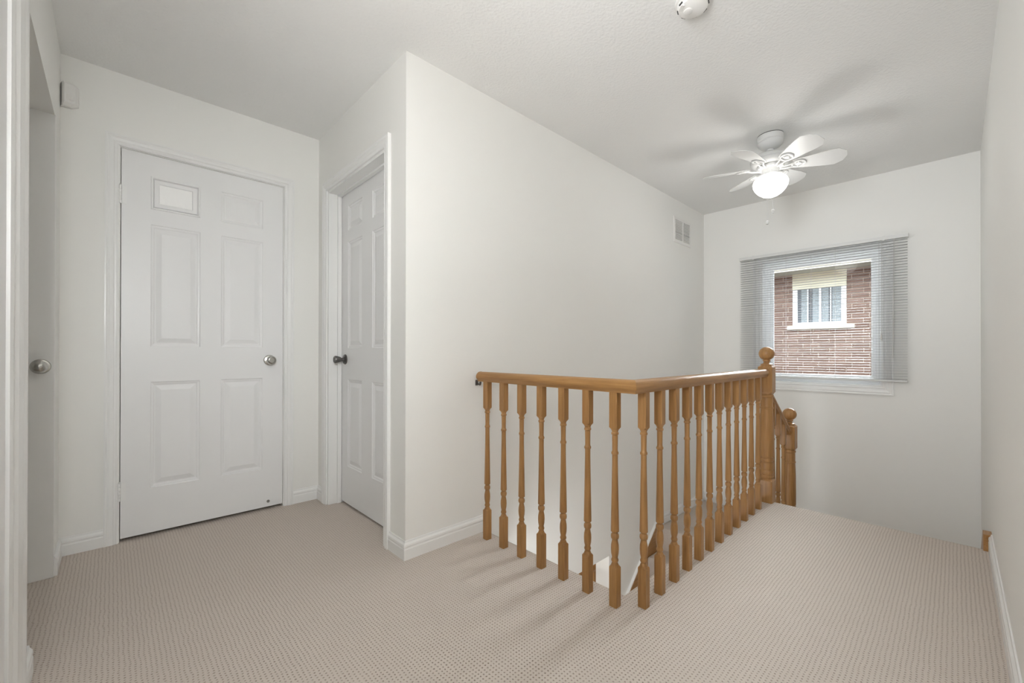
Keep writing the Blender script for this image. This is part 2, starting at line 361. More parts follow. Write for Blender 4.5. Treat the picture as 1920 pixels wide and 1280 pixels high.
# ------------------------------------------------------------------ doors
def door_leaf(name, O, U, N, w, z0, z1, pan, parent, skip_field=(), t=0.035):
    """six-panel moulded leaf: face at N side; pan = (columns, rows)"""
    O, U, N = Vector(O), Vector(U), Vector(N); Z = Vector((0, 0, 1))
    bm = bmesh.new(); cols, rows = pan
    xs = [0]+[v for c in cols for v in c]+[w]; zs = [z0]+[v for r in rows for v in r]+[z1]
    def V(u, z, d): return bm.verts.new(O+U*u+Z*z+N*d)
    for i in range(len(xs)-1):
        for j in range(len(zs)-1):
            a, b, c, d = xs[i], xs[i+1], zs[j], zs[j+1]
            if i % 2 == 1 and j % 2 == 1:
                field = ((i//2), (j//2)) not in skip_field
                lv = [(0, 0), (0.004, -0.004), (0.012, -0.0055), (0.017, -0.009), (0.022, -0.009), (0.044, -0.002), (0.046, -0.0015)] if field else \
                     [(0, 0), (0.003, 0.004), (0.009, 0.004), (0.014, -0.006), (0.018, -0.010)]
                prev = None
                for ins, dep in lv:
                    r = [V(a+ins, c+ins, dep), V(b-ins, c+ins, dep), V(b-ins, d-ins, dep), V(a+ins, d-ins, dep)]
                    if prev:
                        for k in range(4): bm.faces.new((prev[k], prev[(k+1) % 4], r[(k+1) % 4], r[k]))
                    prev = r
                bm.faces.new(prev)
            else:
                bm.faces.new((V(a, c, 0), V(b, c, 0), V(b, d, 0), V(a, d, 0)))
    # sides and back
    c4 = [(0, z0), (w, z0), (w, z1), (0, z1)]
    for k in range(4):
        (a, b), (c, d) = c4[k], c4[(k+1) % 4]
        bm.faces.new((V(a, b, 0), V(c, d, 0), V(c, d, -t), V(a, b, -t)))
    bm.faces.new([V(a, b, -t) for a, b in c4])
    bmesh.ops.remove_doubles(bm, verts=bm.verts, dist=1e-5)
    return link(name, bm, M_DOOR, parent)
def knob_bm(kind):
    """knob along +Z from the door face"""
    bm = bmesh.new()
    lathe(bm, [(0.0, 0), (0.033, 0), (0.033, 0.003), (0.029, 0.008), (0.020, 0.010), (0.013, 0.012)], n=28)
    lathe(bm, [(0.011, 0.008), (0.011, 0.030)], n=20)
    if kind == 'ball':
        lathe(bm, [(0.011, 0.026), (0.018, 0.030), (0.0255, 0.038), (0.0275, 0.047), (0.0255, 0.056), (0.019, 0.062), (0.0165, 0.0625), (0.0155, 0.060), (0.006, 0.060), (0.0, 0.060)], n=28, cap=False)
    elif kind == 'egg':
        lathe(bm, [(0.011, 0.026), (0.020, 0.032), (0.0265, 0.044), (0.0265, 0.056), (0.022, 0.068), (0.012, 0.076), (0.001, 0.079)], n=28)
    else:
        lathe(bm, [(0.011, 0.030), (0.016, 0.032), (0.020, 0.045), (0.0235, 0.060), (0.0235, 0.066), (0.020, 0.071), (0.010, 0.071), (0.009, 0.068), (0.0, 0.068)], n=28, cap=False)
    return bm
def orient(o, loc, N):
    o.location = loc; o.rotation_euler = Vector(N).to_track_quat('Z', 'Y').to_euler()
ROWS = [(0.258, 0.828), (1.018, 1.676), (1.758, 1.936)]
d1 = thing('door_1', (DX0, YD, 0), 'closed white six panel door with a small frosted light in its top left panel', 'door', kind='structure')
OFF = Vector((DX0, YD, 0))
def rel(o, off): o.location = Vector(o.location)-off; return o
leaf = rel(door_leaf('door_leaf', (DX0+0.001, YD-0.002, 0), (1, 0, 0), (0, -1, 0), DX1-DX0-0.002, 0.019, DZ-0.001, ([(0.117, 0.334), (0.433, 0.650)], ROWS), d1, skip_field=((0, 2),)), OFF)
leaf['label'] = 'white moulded door leaf'
# small glazed light: inner frame then pane
bm = bmesh.new()
x0, x1, z0, z1 = DX0+0.117+0.016, DX0+0.334-0.016, 1.758+0.016, 1.936-0.016
sweep(bm, [(x0, YD, z0), (x0, YD, z1), (x1, YD, z1), (x1, YD, z0)], [(0, -0.008), (0, 0.000), (-0.018, -0.001), (-0.024, -0.006), (-0.024, -0.008)], (0, -1, 0), closed=True)
rel(link('light_frame', bm, M_DOOR, d1), OFF)
bm = bmesh.new(); box(bm, x0+0.021, x1-0.021, YD+0.004, YD+0.008, z0+0.021, z1-0.021)
pn = rel(link('frosted_pane', bm, M_FROST, d1), OFF); pn['label'] = 'small bright frosted glass pane'
k1 = link('door_knob', knob_bm('ball'), M_CHROME, d1, smooth=True, angle=35); orient(k1, Vector((0.719, YD-0.002, 0.939))-OFF, (0, -1, 0)); k1['label'] = 'round satin nickel knob'
for zc in (1.806, 0.262):
    bm = bmesh.new()
    for k in range(5):
        lathe(bm, [(0.0062, zc-0.046+k*0.0186), (0.0066, zc-0.044+k*0.0186), (0.0066, zc-0.030+k*0.0186), (0.0062, zc-0.0285+k*0.0186)], c=(DX0-0.003, YD-0.010, 0), n=12)
    lathe(bm, [(0.003, zc+0.047), (0.0055, zc+0.050), (0.003, zc+0.054)], c=(DX0-0.003, YD-0.010, 0), n=12)
    box(bm, DX0-0.001, DX0+0.022, YD-0.0045, YD-0.0015, zc-0.045, zc+0.045)
    rel(link('hinge', bm, M_TRIM, d1, smooth=True, angle=35), OFF)
bm = bmesh.new()
lathe(bm, [(0.009, 0), (0.009, 0.003), (0.005, 0.004), (0.004, 0.012), (0.0, 0.012)], n=14, cap=False)
st = link('door_stop', bm, M_RUBBER, d1, smooth=True, angle=35); orient(st, Vector((0.714, YD-0.002, 0.052))-OFF, (0, -1, 0)); st['label'] = 'scuffed little stop near the bottom corner'

DXC = 1.100
d2 = thing('door_2', (DXC, CY0, 0), 'white six panel closet door set deep in its recess beside the wall corner', 'door', kind='structure')
OFF = Vector((DXC, CY0, 0))
rel(door_leaf('door_leaf', (DXC, CY0+0.014, 0), (0, 1, 0), (-1, 0, 0), CY1-CY0-0.028, 0.016, 2.019, ([(0.100, 0.312), (0.450, 0.662)], [(0.255, 0.815), (1.015, 1.70), (1.775, 1.935)]), d2), OFF)
k2 = link('door_knob', knob_bm('tulip'), M_DARKMETAL, d2, smooth=True, angle=35); orient(k2, Vector((DXC, 2.735, 0.943))-OFF, (-1, 0, 0)); k2['label'] = 'dark nickel tulip shaped knob'

d3 = thing('door_3', (XA-0.01, PY1, 0), 'white flat door at the side of the passage opening at far left', 'door', kind='structure')
OFF = Vector((XA-0.01, PY1, 0))
bm = bmesh.new(); box(bm, XA-0.012-0.76, XA-0.012, PY1-0.008, PY1+0.027, 0.012, 2.022, bevel=0.0015)
rel(link('door_leaf', bm, M_DOOR, d3), OFF)
k3 = link('door_knob', knob_bm('egg'), M_CHROME, d3, smooth=True, angle=35); orient(k3, Vector((-0.2255, PY1-0.008, 0.924))-OFF, (0, -1, 0)); k3['label'] = 'rounded satin nickel knob'

# ------------------------------------------------------------------ window
w1 = thing('window_1', (XW, (WY0+WY1)/2, WZ0), 'white framed stairwell window overlooking a brick house', 'window', kind='structure')
OFF = Vector((XW, (WY0+WY1)/2, WZ0))
def wl(name, bm, mat, **k): return rel(link(name, bm, mat, w1, **k), OFF)
def loop(y0, y1, z0, z1, x): return [(x, y0, z0), (x, y1, z0), (x, y1, z1), (x, y0, z1)]
# casing outside the opening
bm = bmesh.new(); sweep(bm, loop(WY0, WY1, WZ0, WZ1, XW), [(a*1.17, b) for a, b in CAS], (-1, 0, 0), closed=True); wl('window_casing', bm, M_TRIM)
bm = bmesh.new(); sweep(bm, loop(WY0, WY1, WZ0, WZ1, XW), [(0.004, 0.004), (0.004, -0.125), (-0.012, -0.125), (-0.012, 0.004)], (-1, 0, 0), closed=True); wl('window_jamb', bm, M_TRIM)
bm = bmesh.new(); sweep(bm, loop(WY0+.012, WY1-.012, WZ0+.012, WZ1-.012, XW+0.060), [(0, 0), (0, -0.06), (-0.062, -0.06), (-0.062, -0.028), (-0.048, -0.020), (-0.040, -0.020), (-0.034, -0.006), (-0.016, -0.004), (-0.012, 0.0)], (-1, 0, 0), closed=True)
wl('window_frame', bm, M_VINYL)
bm = bmesh.new(); sweep(bm, loop(WY0+.074, WY1-.074, WZ0+.074, WZ1-.074, XW+0.085), [(0.012, 0), (0.012, -0.02), (-0.008, -0.02), (-0.008, -0.008), (-0.004, 0)], (-1, 0, 0), closed=True)
wl('glazing_bead', bm, M_VINYL)
bm = bmesh.new(); box(bm, XW+0.096, XW+0.100, WY0+0.07, WY1-0.07, WZ0+0.07, WZ1-0.07); wl('glass_pane', bm, M_GLASS)

# ------------------------------------------------------------------ venetian blind
BX, BY0, BY1 = 4.440, 0.249, 1.445
bl = thing('window_blind', (BX, (BY0+BY1)/2, 1.885), 'white horizontal slat blind lowered and open over the stairwell window', 'blind')
OFF = Vector((BX, (BY0+BY1)/2, 1.885))
def bll(name, bm, mat, par=None, **k):
    o = link(name, bm, mat, par or bl, **k)
    if par is None: rel(o, OFF)
    return o
bm = bmesh.new()   # U-shaped head rail
sweep(bm, [(BX, BY0, 1.885), (BX, BY1, 1.885)], [(-0.0150, 0.0), (0.0150, 0.0), (0.0150, 0.027), (0.0120, 0.027), (0.0120, 0.002), (-0.0120, 0.002), (-0.0120, 0.027), (-0.0150, 0.027)], (0, 0, 1))
hr = bll('head_rail', bm, M_RAILM)
for y in (BY0, BY1):
    bm = bmesh.new(); box(bm, BX-0.018, BX+0.018, y-0.0015, y+0.0015, 1.882, 1.915, bevel=0.0008); bll('end_cap', bm, M_RAILM)
for y in (0.392, 1.325):
    bm = bmesh.new(); box(bm, BX-0.017, BX+0.043, y-0.008, y+0.008, 1.9125, 1.916); box(bm, BX-0.0175, BX-0.0155, y-0.008, y+0.008, 1.884, 1.9155); box(bm, BX-0.018, BX+0.002, y-0.007, y+0.007, 1.879, 1.8845)
    b_ = bll('mounting_bracket', bm, M_RAILM)
NS = 52; pitch = (1.872-0.788)/(NS-1)
bm = bmesh.new(); pr = []
for i in range(6):
    a = (i/5-0.5)*0.025; pr.append((a, -0.0010*(a/0.0125)**2))
pr += [(a, b-0.0005) for a, b in reversed(pr)]
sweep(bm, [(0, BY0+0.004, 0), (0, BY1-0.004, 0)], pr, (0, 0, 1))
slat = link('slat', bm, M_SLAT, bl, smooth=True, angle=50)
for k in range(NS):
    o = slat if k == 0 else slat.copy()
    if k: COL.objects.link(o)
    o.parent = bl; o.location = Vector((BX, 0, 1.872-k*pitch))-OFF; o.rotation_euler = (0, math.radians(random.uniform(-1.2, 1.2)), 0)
bm = bmesh.new(); box(bm, BX-0.011, BX+0.011, BY0+0.003, BY1-0.003, 0.764, 0.779, bevel=0.003); bll('bottom_rail', bm, M_RAILM)
for y in (0.42, 0.70, 1.06, 1.31):
    bm = bmesh.new()
    for dx in (-0.0128, 0.0128): tube(bm, (BX+dx, y, 0.772), (BX+dx, y, 1.886), 0.0006, 5)
    bll('ladder_cord', bm, M_CORD)
bm = bmesh.new(); tube(bm, (BX-0.021, 0.335, 0.95), (BX-0.016, 0.325, 1.886), 0.0014, 6); tube(bm, (BX-0.023, 0.339, 0.95), (BX-0.016, 0.331, 1.886), 0.0014, 6); c_ = bll('pull_cord', bm, M_CORD)
bm = bmesh.new(); tube(bm, (BX-0.024, 0.404, 1.12), (BX-0.018, 0.402, 1.886), 0.0012, 6); lathe(bm, [(0.002, 1.145), (0.005, 1.14), (0.007, 1.10), (0.004, 1.092)], c=(BX-0.024, 0.404, 0), n=10); bll('cord_tassel', bm, M_CORD)
bm = bmesh.new(); tube(bm, (BX-0.026, 0.868, 0.98), (BX-0.017, 0.866, 1.886), 0.0012, 6); bll('tilt_wand', bm, M_CORD)

# ------------------------------------------------------------------ stair railing
def square_turned(specs, lath, w):
    """specs: list of (z0, z1, chamfer_bottom, chamfer_top) square blocks; lath: list of lathe profiles"""
    bm = bmesh.new(); h = w/2; c = 0.0022*w/0.0315
    def ring(s, z, cc): 
        pts = [(s-cc, -s), (s, -s+cc), (s, s-cc), (s-cc, s), (-s+cc, s), (-s, s-cc), (-s, -s+cc), (-s+cc, -s)]
        return [bm.verts.new((x, y, z)) for x, y in pts]
    for z0, z1, cb, ct in specs:
        R = []
        if cb: R.append(ring(h*0.80, z0, h*0.36)); R.append(ring(h, z0+cb, c))
        else: R.append(ring(h, z0, c))
        if ct: R.append(ring(h, z1-ct, c)); R.append(ring(h*0.80, z1, h*0.36))
        else: R.append(ring(h, z1, c))
        for a, b in zip(R, R[1:]):
            for i in range(8): bm.faces.new((a[i], a[(i+1) % 8], b[(i+1) % 8], b[i]))
        bm.faces.new(R[0]); bm.faces.new(R[-1])
    for pf in lath: lathe(bm, pf, n=18)
    return bm
BAL_H = 0.838
bal_prof = [(0.0115, 0.146), (0.0130, 0.157), (0.0136, 0.163), (0.0118, 0.168), (0.0100, 0.172), (0.0128, 0.177), (0.0134, 0.182), (0.0112, 0.188),
            (0.0108, 0.192), (0.0136, 0.206), (0.0146, 0.224), (0.0138, 0.240), (0.0112, 0.254), (0.0104, 0.260), (0.0140, 0.266), (0.0150, 0.273), (0.0138, 0.281),
            (0.0106, 0.285), (0.0106, 0.288), (0.0150, 0.293), (0.0149, 0.300), (0.0125, 0.430), (0.0104, 0.560), (0.0104, 0.590), (0.0130, 0.594), (0.0132, 0.600), (0.0104, 0.605),
            (0.0100, 0.612), (0.0106, 0.662), (0.0104, 0.667), (0.0134, 0.671), (0.0136, 0.676), (0.0112, 0.680), (0.0112, 0.683), (0.0134, 0.687), (0.0130, 0.693), (0.0115, 0.697)]
def baluster_bm():
    return square_turned([(0.0, 0.158, 0, 0.007), (0.688, BAL_H, 0.008, 0)], [[(r_*1.06, z_-0.002) for r_, z_ in bal_prof]], 0.0342)
def newel_bm(z_bot=0.0, foot=0.155):
    lf = [(0.034, foot-0.004), (0.0405, foot+0.008), (0.0415, foot+0.020), (0.037, foot+0.026), (0.0405, foot+0.031), (0.0415, foot+0.050), (0.038, foot+0.058), (0.040, foot+0.063), (0.0415, foot+0.085),
          (0.0415, 0.262), (0.038, 0.266), (0.038, 0.270), (0.0415, 0.274), (0.0415, 0.290), (0.038, 0.294), (0.038, 0.298), (0.0415, 0.303),
          (0.0420, 0.40), (0.0405, 0.52), (0.0375, 0.612), (0.0375, 0.616), (0.0405, 0.620), (0.0410, 0.627), (0.0375, 0.632), (0.0375, 0.636), (0.0370, 0.690), (0.0365, 0.694), (0.0405, 0.698), (0.0410, 0.707), (0.038, 0.712), (0.034, 0.722)]
    ball = [(0.030, 0.903), (0.036, 0.908), (0.036, 0.914), (0.022, 0.919), (0.0175, 0.926), (0.0175, 0.930), (0.024, 0.933), (0.024, 0.936)]
    for k in range(13):
        a = -1.12+k*(PI/2+1.12)/12
        ball.append((max(0.0005, 0.0465*math.cos(a)), 0.984+0.0455*math.sin(a)))
    return square_turned([(z_bot, foot, 0, 0.012), (0.714, 0.906, 0.016, 0.012)], [lf, ball], 0.0855)
def rail_prof(hw=0.029, h=0.052):
    return [(-0.019, 0), (-0.021, 0.010), (-0.028, 0.016), (-hw-0.0005, 0.026), (-0.027, 0.038), (-0.019, 0.047), (-0.008, 0.0515), (0.008, 0.0515), (0.019, 0.047), (0.027, 0.038), (hw+0.0005, 0.026), (0.028, 0.016), (0.021, 0.010), (0.019, 0)]
RX, RY = 1.424, 0.835
RXE = 1.450            # rail x at the wall end
NX, NY = 3.176, 0.870
def ry(x): return RY+(x-RX)*(NY-RY)/(NX-RX)
rl = thing('stair_railing', (RX, RY, 0), 'golden oak railing with turned balusters around the landing corner to a ball topped post', 'railing')
OFF = Vector((RX, RY, 0))
bm = bmesh.new(); sweep(bm, [(RXE, 1.775, 0.833), (RX, RY, 0.833), ], rail_prof(), (0, 0, 1), caps=True)
# rounded wall end
lathe(bm, [(0.0, 1.795), (0.012, 1.794), (0.021, 1.789), (0.0265, 1.779), (0.027, 1.772)], c=(RXE, 0, 0.859), n=18, axis='Y')
for v in bm.verts:
    if abs(v.co.y-RY) < 0.003: v.co.y = RY+(v.co.x-RX)*1.0
# mitre: x offset maps to y offset so both rails meet on the diagonal
link_a = rel(link('handrail', bm, M_OAKY, rl, smooth=True, angle=50), OFF)
bm = bmesh.new(); sweep(bm, [(RX, RY, 0.833), (NX-0.042, NY, 0.833)], rail_prof(), (0, 0, 1))
for v in bm.verts:
    if abs(v.co.x-RX) < 0.003: v.co.x = RX+(v.co.y-RY)*1.0
link_b = rel(link('handrail', bm, M_OAKX, rl, smooth=True, angle=50), OFF)
bal = link('baluster', baluster_bm(), M_OAKZ, rl, smooth=True, angle=32)
spots = [(RX+(RXE-RX)*(0.09+k*0.132)/0.94, 0.917+0.1330*k) for k in range(7)] + [(1.503+0.1345*k, ry(1.503+0.1345*k)) for k in range(12)]
for k, (x, y) in enumerate(spots):
    o = bal if k == 0 else bal.copy()
    if k: COL.objects.link(o)
    o.parent = rl; o.location = (x-RX, y-RY, 0)
nw = link('newel_post', newel_bm(z_bot=-0.175), M_OAKZ, rl, smooth=True, angle=32); nw.location = (NX-RX, NY-RY, 0)
bm = bmesh.new(); lathe(bm, [(0.0, 0), (0.014, 0), (0.016, 0.004), (0.013, 0.010)], n=18)
o = link('button_plug', bm, M_OAKY, nw, smooth=True, angle=40); o.location = (-0.044, 0.0, 0.858); o.rotation_euler = (0, -PI/2, 0)
bm = bmesh.new(); tube(bm, (0, 0.040, -0.005), (0, 0.012, -0.014), 0.004); tube(bm, (0, 0.012, -0.014), (0, 0.006, 0.003), 0.0055); box(bm, -0.008, 0.008, 0.038, 0.0415, -0.018, 0.012)
o = link('rail_bracket', bm, M_DARKMETAL, rl, smooth=True, angle=40); o.location = (RXE-RX, 1.81-RY-0.0418, 0.826); o['label'] = 'small dark metal wall bracket'

# lower section going down the first flight
LX = 3.74; LZ = -0.54; dz = 0.57-1.0295
lr = thing('lower_stair_railing', (LX, NY, LZ), 'shorter sloping oak railing descending beyond the ball topped post to a second post', 'railing')
OFF = Vector((LX, NY, LZ))
n2 = link('newel_post', newel_bm(z_bot=LZ-dz, foot=0.155), M_OAKZ, lr, smooth=True, angle=32); n2.location = (0, 0, dz-LZ)
za, zb = 0.690, 0.372
bm = bmesh.new(); sweep(bm, [(NX+0.043, NY, za), (LX-0.043, NY, zb)], [(a_, b_*0.9) for a_, b_ in rail_prof()], (0, 0, 1))
rel(link('handrail', bm, M_OAKX, lr, smooth=True, angle=50), OFF)
for k, x in enumerate((3.31, 3.44, 3.57)):
    zt = za+(x-NX-0.043)/(LX-NX-0.086)*(zb-za)+0.008; tread = -0.18 if x < 3.43 else -0.36
    bm = baluster_bm(); sh = zt-BAL_H
    for v in bm.verts:
        v.co.z += sh
        if v.co.z < sh+0.01: v.co.z = tread
        if v.co.z > zt-0.001: v.co.z += -(v.co.x)*0.58
    o = link('baluster', bm, M_OAKZ, lr, smooth=True, angle=32); o.location = (x-LX, 0, -LZ)

# railing of the lower hall glimpsed through the opening
hr = thing('hall_railing', (2.0, 1.99, LOW), 'dark oak railing of the lower hall glimpsed beneath the landing', 'railing')
OFF = Vector((2.0, 1.99, LOW))
bm = bmesh.new(); sweep(bm, [(1.36, 1.985, -0.740), (2.955, 1.985, -0.740)], rail_prof(), (0, 0, 1)); rel(link('handrail', bm, M_OAKX, hr, smooth=True, angle=50), OFF)
b3 = link('baluster', baluster_bm(), M_OAKZ, hr, smooth=True, angle=32)
for k in range(10):
    o = b3 if k == 0 else b3.copy()
    if k: COL.objects.link(o)
    o.parent = hr; o.location = Vector((2.915-0.135*k, 1.985, -0.740-BAL_H))-OFF
bm = bmesh.new(); box(bm, 1.36, 3.02, 1.935, 2.06, LOW, -0.740-BAL_H); rel(link('stair_curb', bm, M_TRIM, hr), OFF)

# ------------------------------------------------------------------ stairs
sc = thing('staircase', (3.2, 0.4, LOW), 'carpeted stairs dropping from the landing and turning down along the long wall', 'stairs', kind='structure')
OFF = Vector((3.2, 0.4, LOW))
def tread(x0, x1, y0, y1, z, zb):
    bm = bmesh.new(); box(bm, x0, x1, y0, y1, zb, z, bevel=0.018, seg=3)
    return rel(link('stair_tread', bm, M_CARPET, sc, smooth=True, angle=40), OFF)
tread(3.19, 3.48, YR, 0.93, -0.18, -0.40)
tread(3.44, 3.73, YR, 0.93, -0.36, -0.58)
bm = bmesh.new(); box(bm, 3.69, XW, YR, YL, LZ-0.22, LZ, bevel=0.018, seg=3); box(bm, 3.49, 3.72, 0.90, YL, LZ-0.22, LZ, bevel=0.018, seg=3)
rel(link('stair_landing', bm, M_CARPET, sc, smooth=True, angle=40), OFF)
for k in range(1, 11):
    z = LZ-0.19*k; tread(3.5-0.215*k-0.012, 3.5-0.215*(k-1)+0.02, 0.915, 1.792, z, z-0.22)
# oak skirt boards
def skirt(name, pts, y0, y1, mat=M_OAKX):
    bm = bmesh.new(); A = [bm.verts.new((x, y0, z)) for x, z in pts]; B = [bm.verts.new((x, y1, z)) for x, z in pts]
    bm.faces.new(A); bm.faces.new(B[::-1])
    for i in range(len(pts)): bm.faces.new((A[i], A[(i+1) % len(pts)], B[(i+1) % len(pts)], B[i]))
    o = rel(link(name, bm, mat, sc), OFF); return o
sl = 0.19/0.215
def zt(x): return -0.450-(3.5-x)*0.93 if x > 2.9 else -0.450-0.6*0.93-(2.9-x)*sl
o = skirt('skirt_board', [(3.5, -0.450), (2.9, zt(2.9)), (1.40, zt(1.40)), (1.40, zt(1.40)-0.5), (3.5, -0.85)], 1.788, 1.8095)
o['label'] = 'oak skirt board beside the lower steps'
skirt('skirt_cap', [(3.5, -0.436), (2.9, zt(2.9)+0.014), (1.40, zt(1.40)+0.014), (1.40, zt(1.40)), (2.9, zt(2.9)), (3.5, -0.450)], 1.790, 1.8097, M_TRIM)
o = skirt('skirt_board', [(3.165, 0.082), (3.24, 0.082), (3.86, -0.40), (3.86, -0.60), (3.70, -0.60), (3.165, -0.25)], YR+0.0005, YR+0.030)
o['label'] = 'oak skirt board starting at the top step on the right wall'

# ------------------------------------------------------------------ ceiling fan
FX, FY = 3.172, 0.846
fan = thing('ceiling_fan', (FX, FY, H), 'white six blade ceiling fan with a glowing frosted globe above the stairs', 'ceiling fan')
def fl(name, bm, mat, par=fan, **k): return link(name, bm, mat, par, smooth=True, angle=38, **k)
bm = bmesh.new(); lathe(bm, [(0.072, -0.003), (0.075, -0.006), (0.075, -0.040), (0.071, -0.044), (0.071, -0.050), (0.074, -0.054), (0.070, -0.066), (0.054, -0.084), (0.034, -0.096), (0.018, -0.099)], n=36); fl('canopy', bm, M_FAN)
bm = bmesh.new(); lathe(bm, [(0.073, 0.0), (0.073, -0.005)], n=36); fl('canopy_gap', bm, M_DARK)
bm = bmesh.new(); lathe(bm, [(0.014, -0.095), (0.014, -0.135)], n=16); lathe(bm, [(0.021, -0.098), (0.021, -0.108)], n=16); fl('downrod', bm, M_FAN)
bm = bmesh.new(); lathe(bm, [(0.020, -0.124), (0.050, -0.130), (0.090, -0.142), (0.112, -0.160), (0.116, -0.176), (0.110, -0.184), (0.114, -0.188), (0.108, -0.202), (0.088, -0.214), (0.060, -0.218)], n=40); fl('motor_housing', bm, M_FAN)
bm = bmesh.new(); lathe(bm, [(0.074, -0.216), (0.078, -0.224), (0.074, -0.234), (0.050, -0.238), (0.049, -0.272), (0.056, -0.278), (0.056, -0.290), (0.050, -0.292)], n=32); fl('switch_housing', bm, M_FAN)
bm = bmesh.new(); lathe(bm, [(0.062, -0.286), (0.064, -0.290), (0.080, -0.298), (0.094, -0.313), (0.100, -0.332), (0.098, -0.354), (0.088, -0.378), (0.070, -0.402), (0.046, -0.421), (0.022, -0.431), (0.001, -0.434)], n=40)
g_ = fl('globe', bm, M_GLOBE); g_['label'] = 'glowing frosted glass globe'
def blade_bm():
    bm = bmesh.new()
    pts = [(0.118, -0.034), (0.150, -0.044), (0.300, -0.070), (0.345, -0.072), (0.385, -0.045), (0.398, 0.0), (0.385, 0.045), (0.345, 0.072), (0.300, 0.070), (0.150, 0.046), (0.118, 0.036)]
    A = [bm.verts.new((x, y, 0.0018)) for x, y in pts]; B = [bm.verts.new((x, y, -0.0018)) for x, y in pts]
    bm.faces.new(A); bm.faces.new(B[::-1]); n = len(pts)
    for i in range(n): bm.faces.new((A[i], A[(i+1) % n], B[(i+1) % n], B[i]))
    return bm
def bracket_bm():
    bm = bmesh.new()
    for r0, r1 in ((0.025, 0.036), (0.0, 0.014)):
        n = 24; z0, z1 = -0.004, -0.011; R = []
        prof = [(r0, z0), (r1, z0), (r1, (z0+z1)/2), (r1-0.002, z1), (r0+0.002 if r0 else 0.0, z1)]
        rings = [[bm.verts.new((0.152+max(r, 0.0005)*math.cos(2*PI*i/n)*1.15, max(r, 0.0005)*math.sin(2*PI*i/n), z)) for i in range(n)] for r, z in prof]
        for a in range(len(rings)):
            b = (a+1) % len(rings)
            for i in range(n): bm.faces.new((rings[a][i], rings[a][(i+1) % n], rings[b][(i+1) % n], rings[b][i]))
    for y in (-0.012, 0.012):
        tube(bm, (0.060, y*0.8, -0.020), (0.105, y*1.2, -0.016), 0.005); tube(bm, (0.105, y*1.2, -0.016), (0.128, y*1.5, -0.008), 0.005)
    tube(bm, (0.150, 0.012, -0.008), (0.150, 0.026, -0.008), 0.003); tube(bm, (0.150, -0.012, -0.008), (0.150, -0.026, -0.008), 0.003); tube(bm, (0.165, 0, -0.008), (0.180, 0, -0.008), 0.003)
    return bm
bd = link('blade', blade_bm(), M_FAN, fan); br = link('blade_bracket', bracket_bm(), M_FAN, bd, smooth=True, angle=38)
for k in range(6):
    b_, c_ = (bd, br) if k == 0 else (bd.copy(), br.copy())
    if k: COL.objects.link(b_); COL.objects.link(c_)
    c_.parent = b_; b_.parent = fan
    a = math.radians(-130+60*k)
    b_.matrix_parent_inverse = Matrix.Identity(4)
    b_.location = (0, 0, -0.222); b_.rotation_mode = 'XYZ'
    b_.rotation_euler = (Matrix.Rotation(a, 3, 'Z') @ Matrix.Rotation(math.radians(-17), 3, 'X')).to_euler()
for ax, ay, zt_, lab in ((-0.1276, -0.0167, -0.606, 'long pull chain with a white ball'), (-0.1023, -0.0408, -0.525, 'short pull chain with a white bell')):
    zt_ = zt_/0.945; ax /= 1.03; ay /= 1.03
    bm = bmesh.new(); q = 0.050/math.hypot(ax, ay)
    tube(bm, (ax*q, ay*q, -0.258), (ax, ay, -0.318), 0.0010, 6); tube(bm, (ax, ay, -0.318), (ax, ay, zt_), 0.0010, 6)
    if zt_ < -0.6: lathe(bm, [(0.0005, zt_-0.018), (0.008, zt_-0.013), (0.0105, zt_-0.004), (0.008, zt_+0.005), (0.002, zt_+0.010)], c=(ax, ay, 0), n=14)
    else: lathe(bm, [(0.0055, zt_-0.026), (0.0055, zt_-0.014), (0.008, zt_-0.008), (0.006, zt_), (0.0015, zt_+0.004)], c=(ax, ay, 0), n=14)
    o = fl('pull_chain', bm, M_FAN); o['label'] = lab
LAMP = point('fan_lamp', (FX, FY, H-0.45), 3.8, (1, 0.985, 0.96), 0.10)

fan.scale = (1.03, 1.03, 0.945)

# ------------------------------------------------------------------ smoke detector, vent, sensor
sd = thing('smoke_detector', (1.725, 0.74, H), 'round white smoke detector on the ceiling at the top edge', 'smoke detector')
bm = bmesh.new(); lathe(bm, [(0.070, 0), (0.071, -0.006), (0.068, -0.012), (0.062, -0.013), (0.062, -0.020), (0.055, -0.034), (0.040, -0.042), (0.001, -0.043)], n=40); link('body', bm, M_PLASTIC, sd, smooth=True, angle=35)
bm = bmesh.new(); lathe(bm, [(0.018, -0.042), (0.018, -0.0455), (0.015, -0.047), (0.001, -0.047)], c=(-0.012, 0.016, 0), n=24); link('test_button', bm, M_PLASTIC, sd, smooth=True, angle=35)
for k in range(8):
    a = 2*PI*k/8+0.3
    bm = bmesh.new(); box(bm, -0.002, 0.002, -0.009, 0.009, -0.0025, 0.0025)
    o = link('sounder_slot', bm, M_DARK, sd); o.location = (0.0585*math.cos(a), 0.0585*math.sin(a), -0.0275); o.rotation_euler = (0, math.radians(0), a)
bm = bmesh.new(); box(bm, -0.016, 0.016, -0.007, 0.007, -0.002, 0.002, bevel=0.001); o = link('clip_tab', bm, M_PLASTIC, sd); o.location = (-0.045, 0.028, -0.041); o.rotation_euler = (0, 0, 0.8)

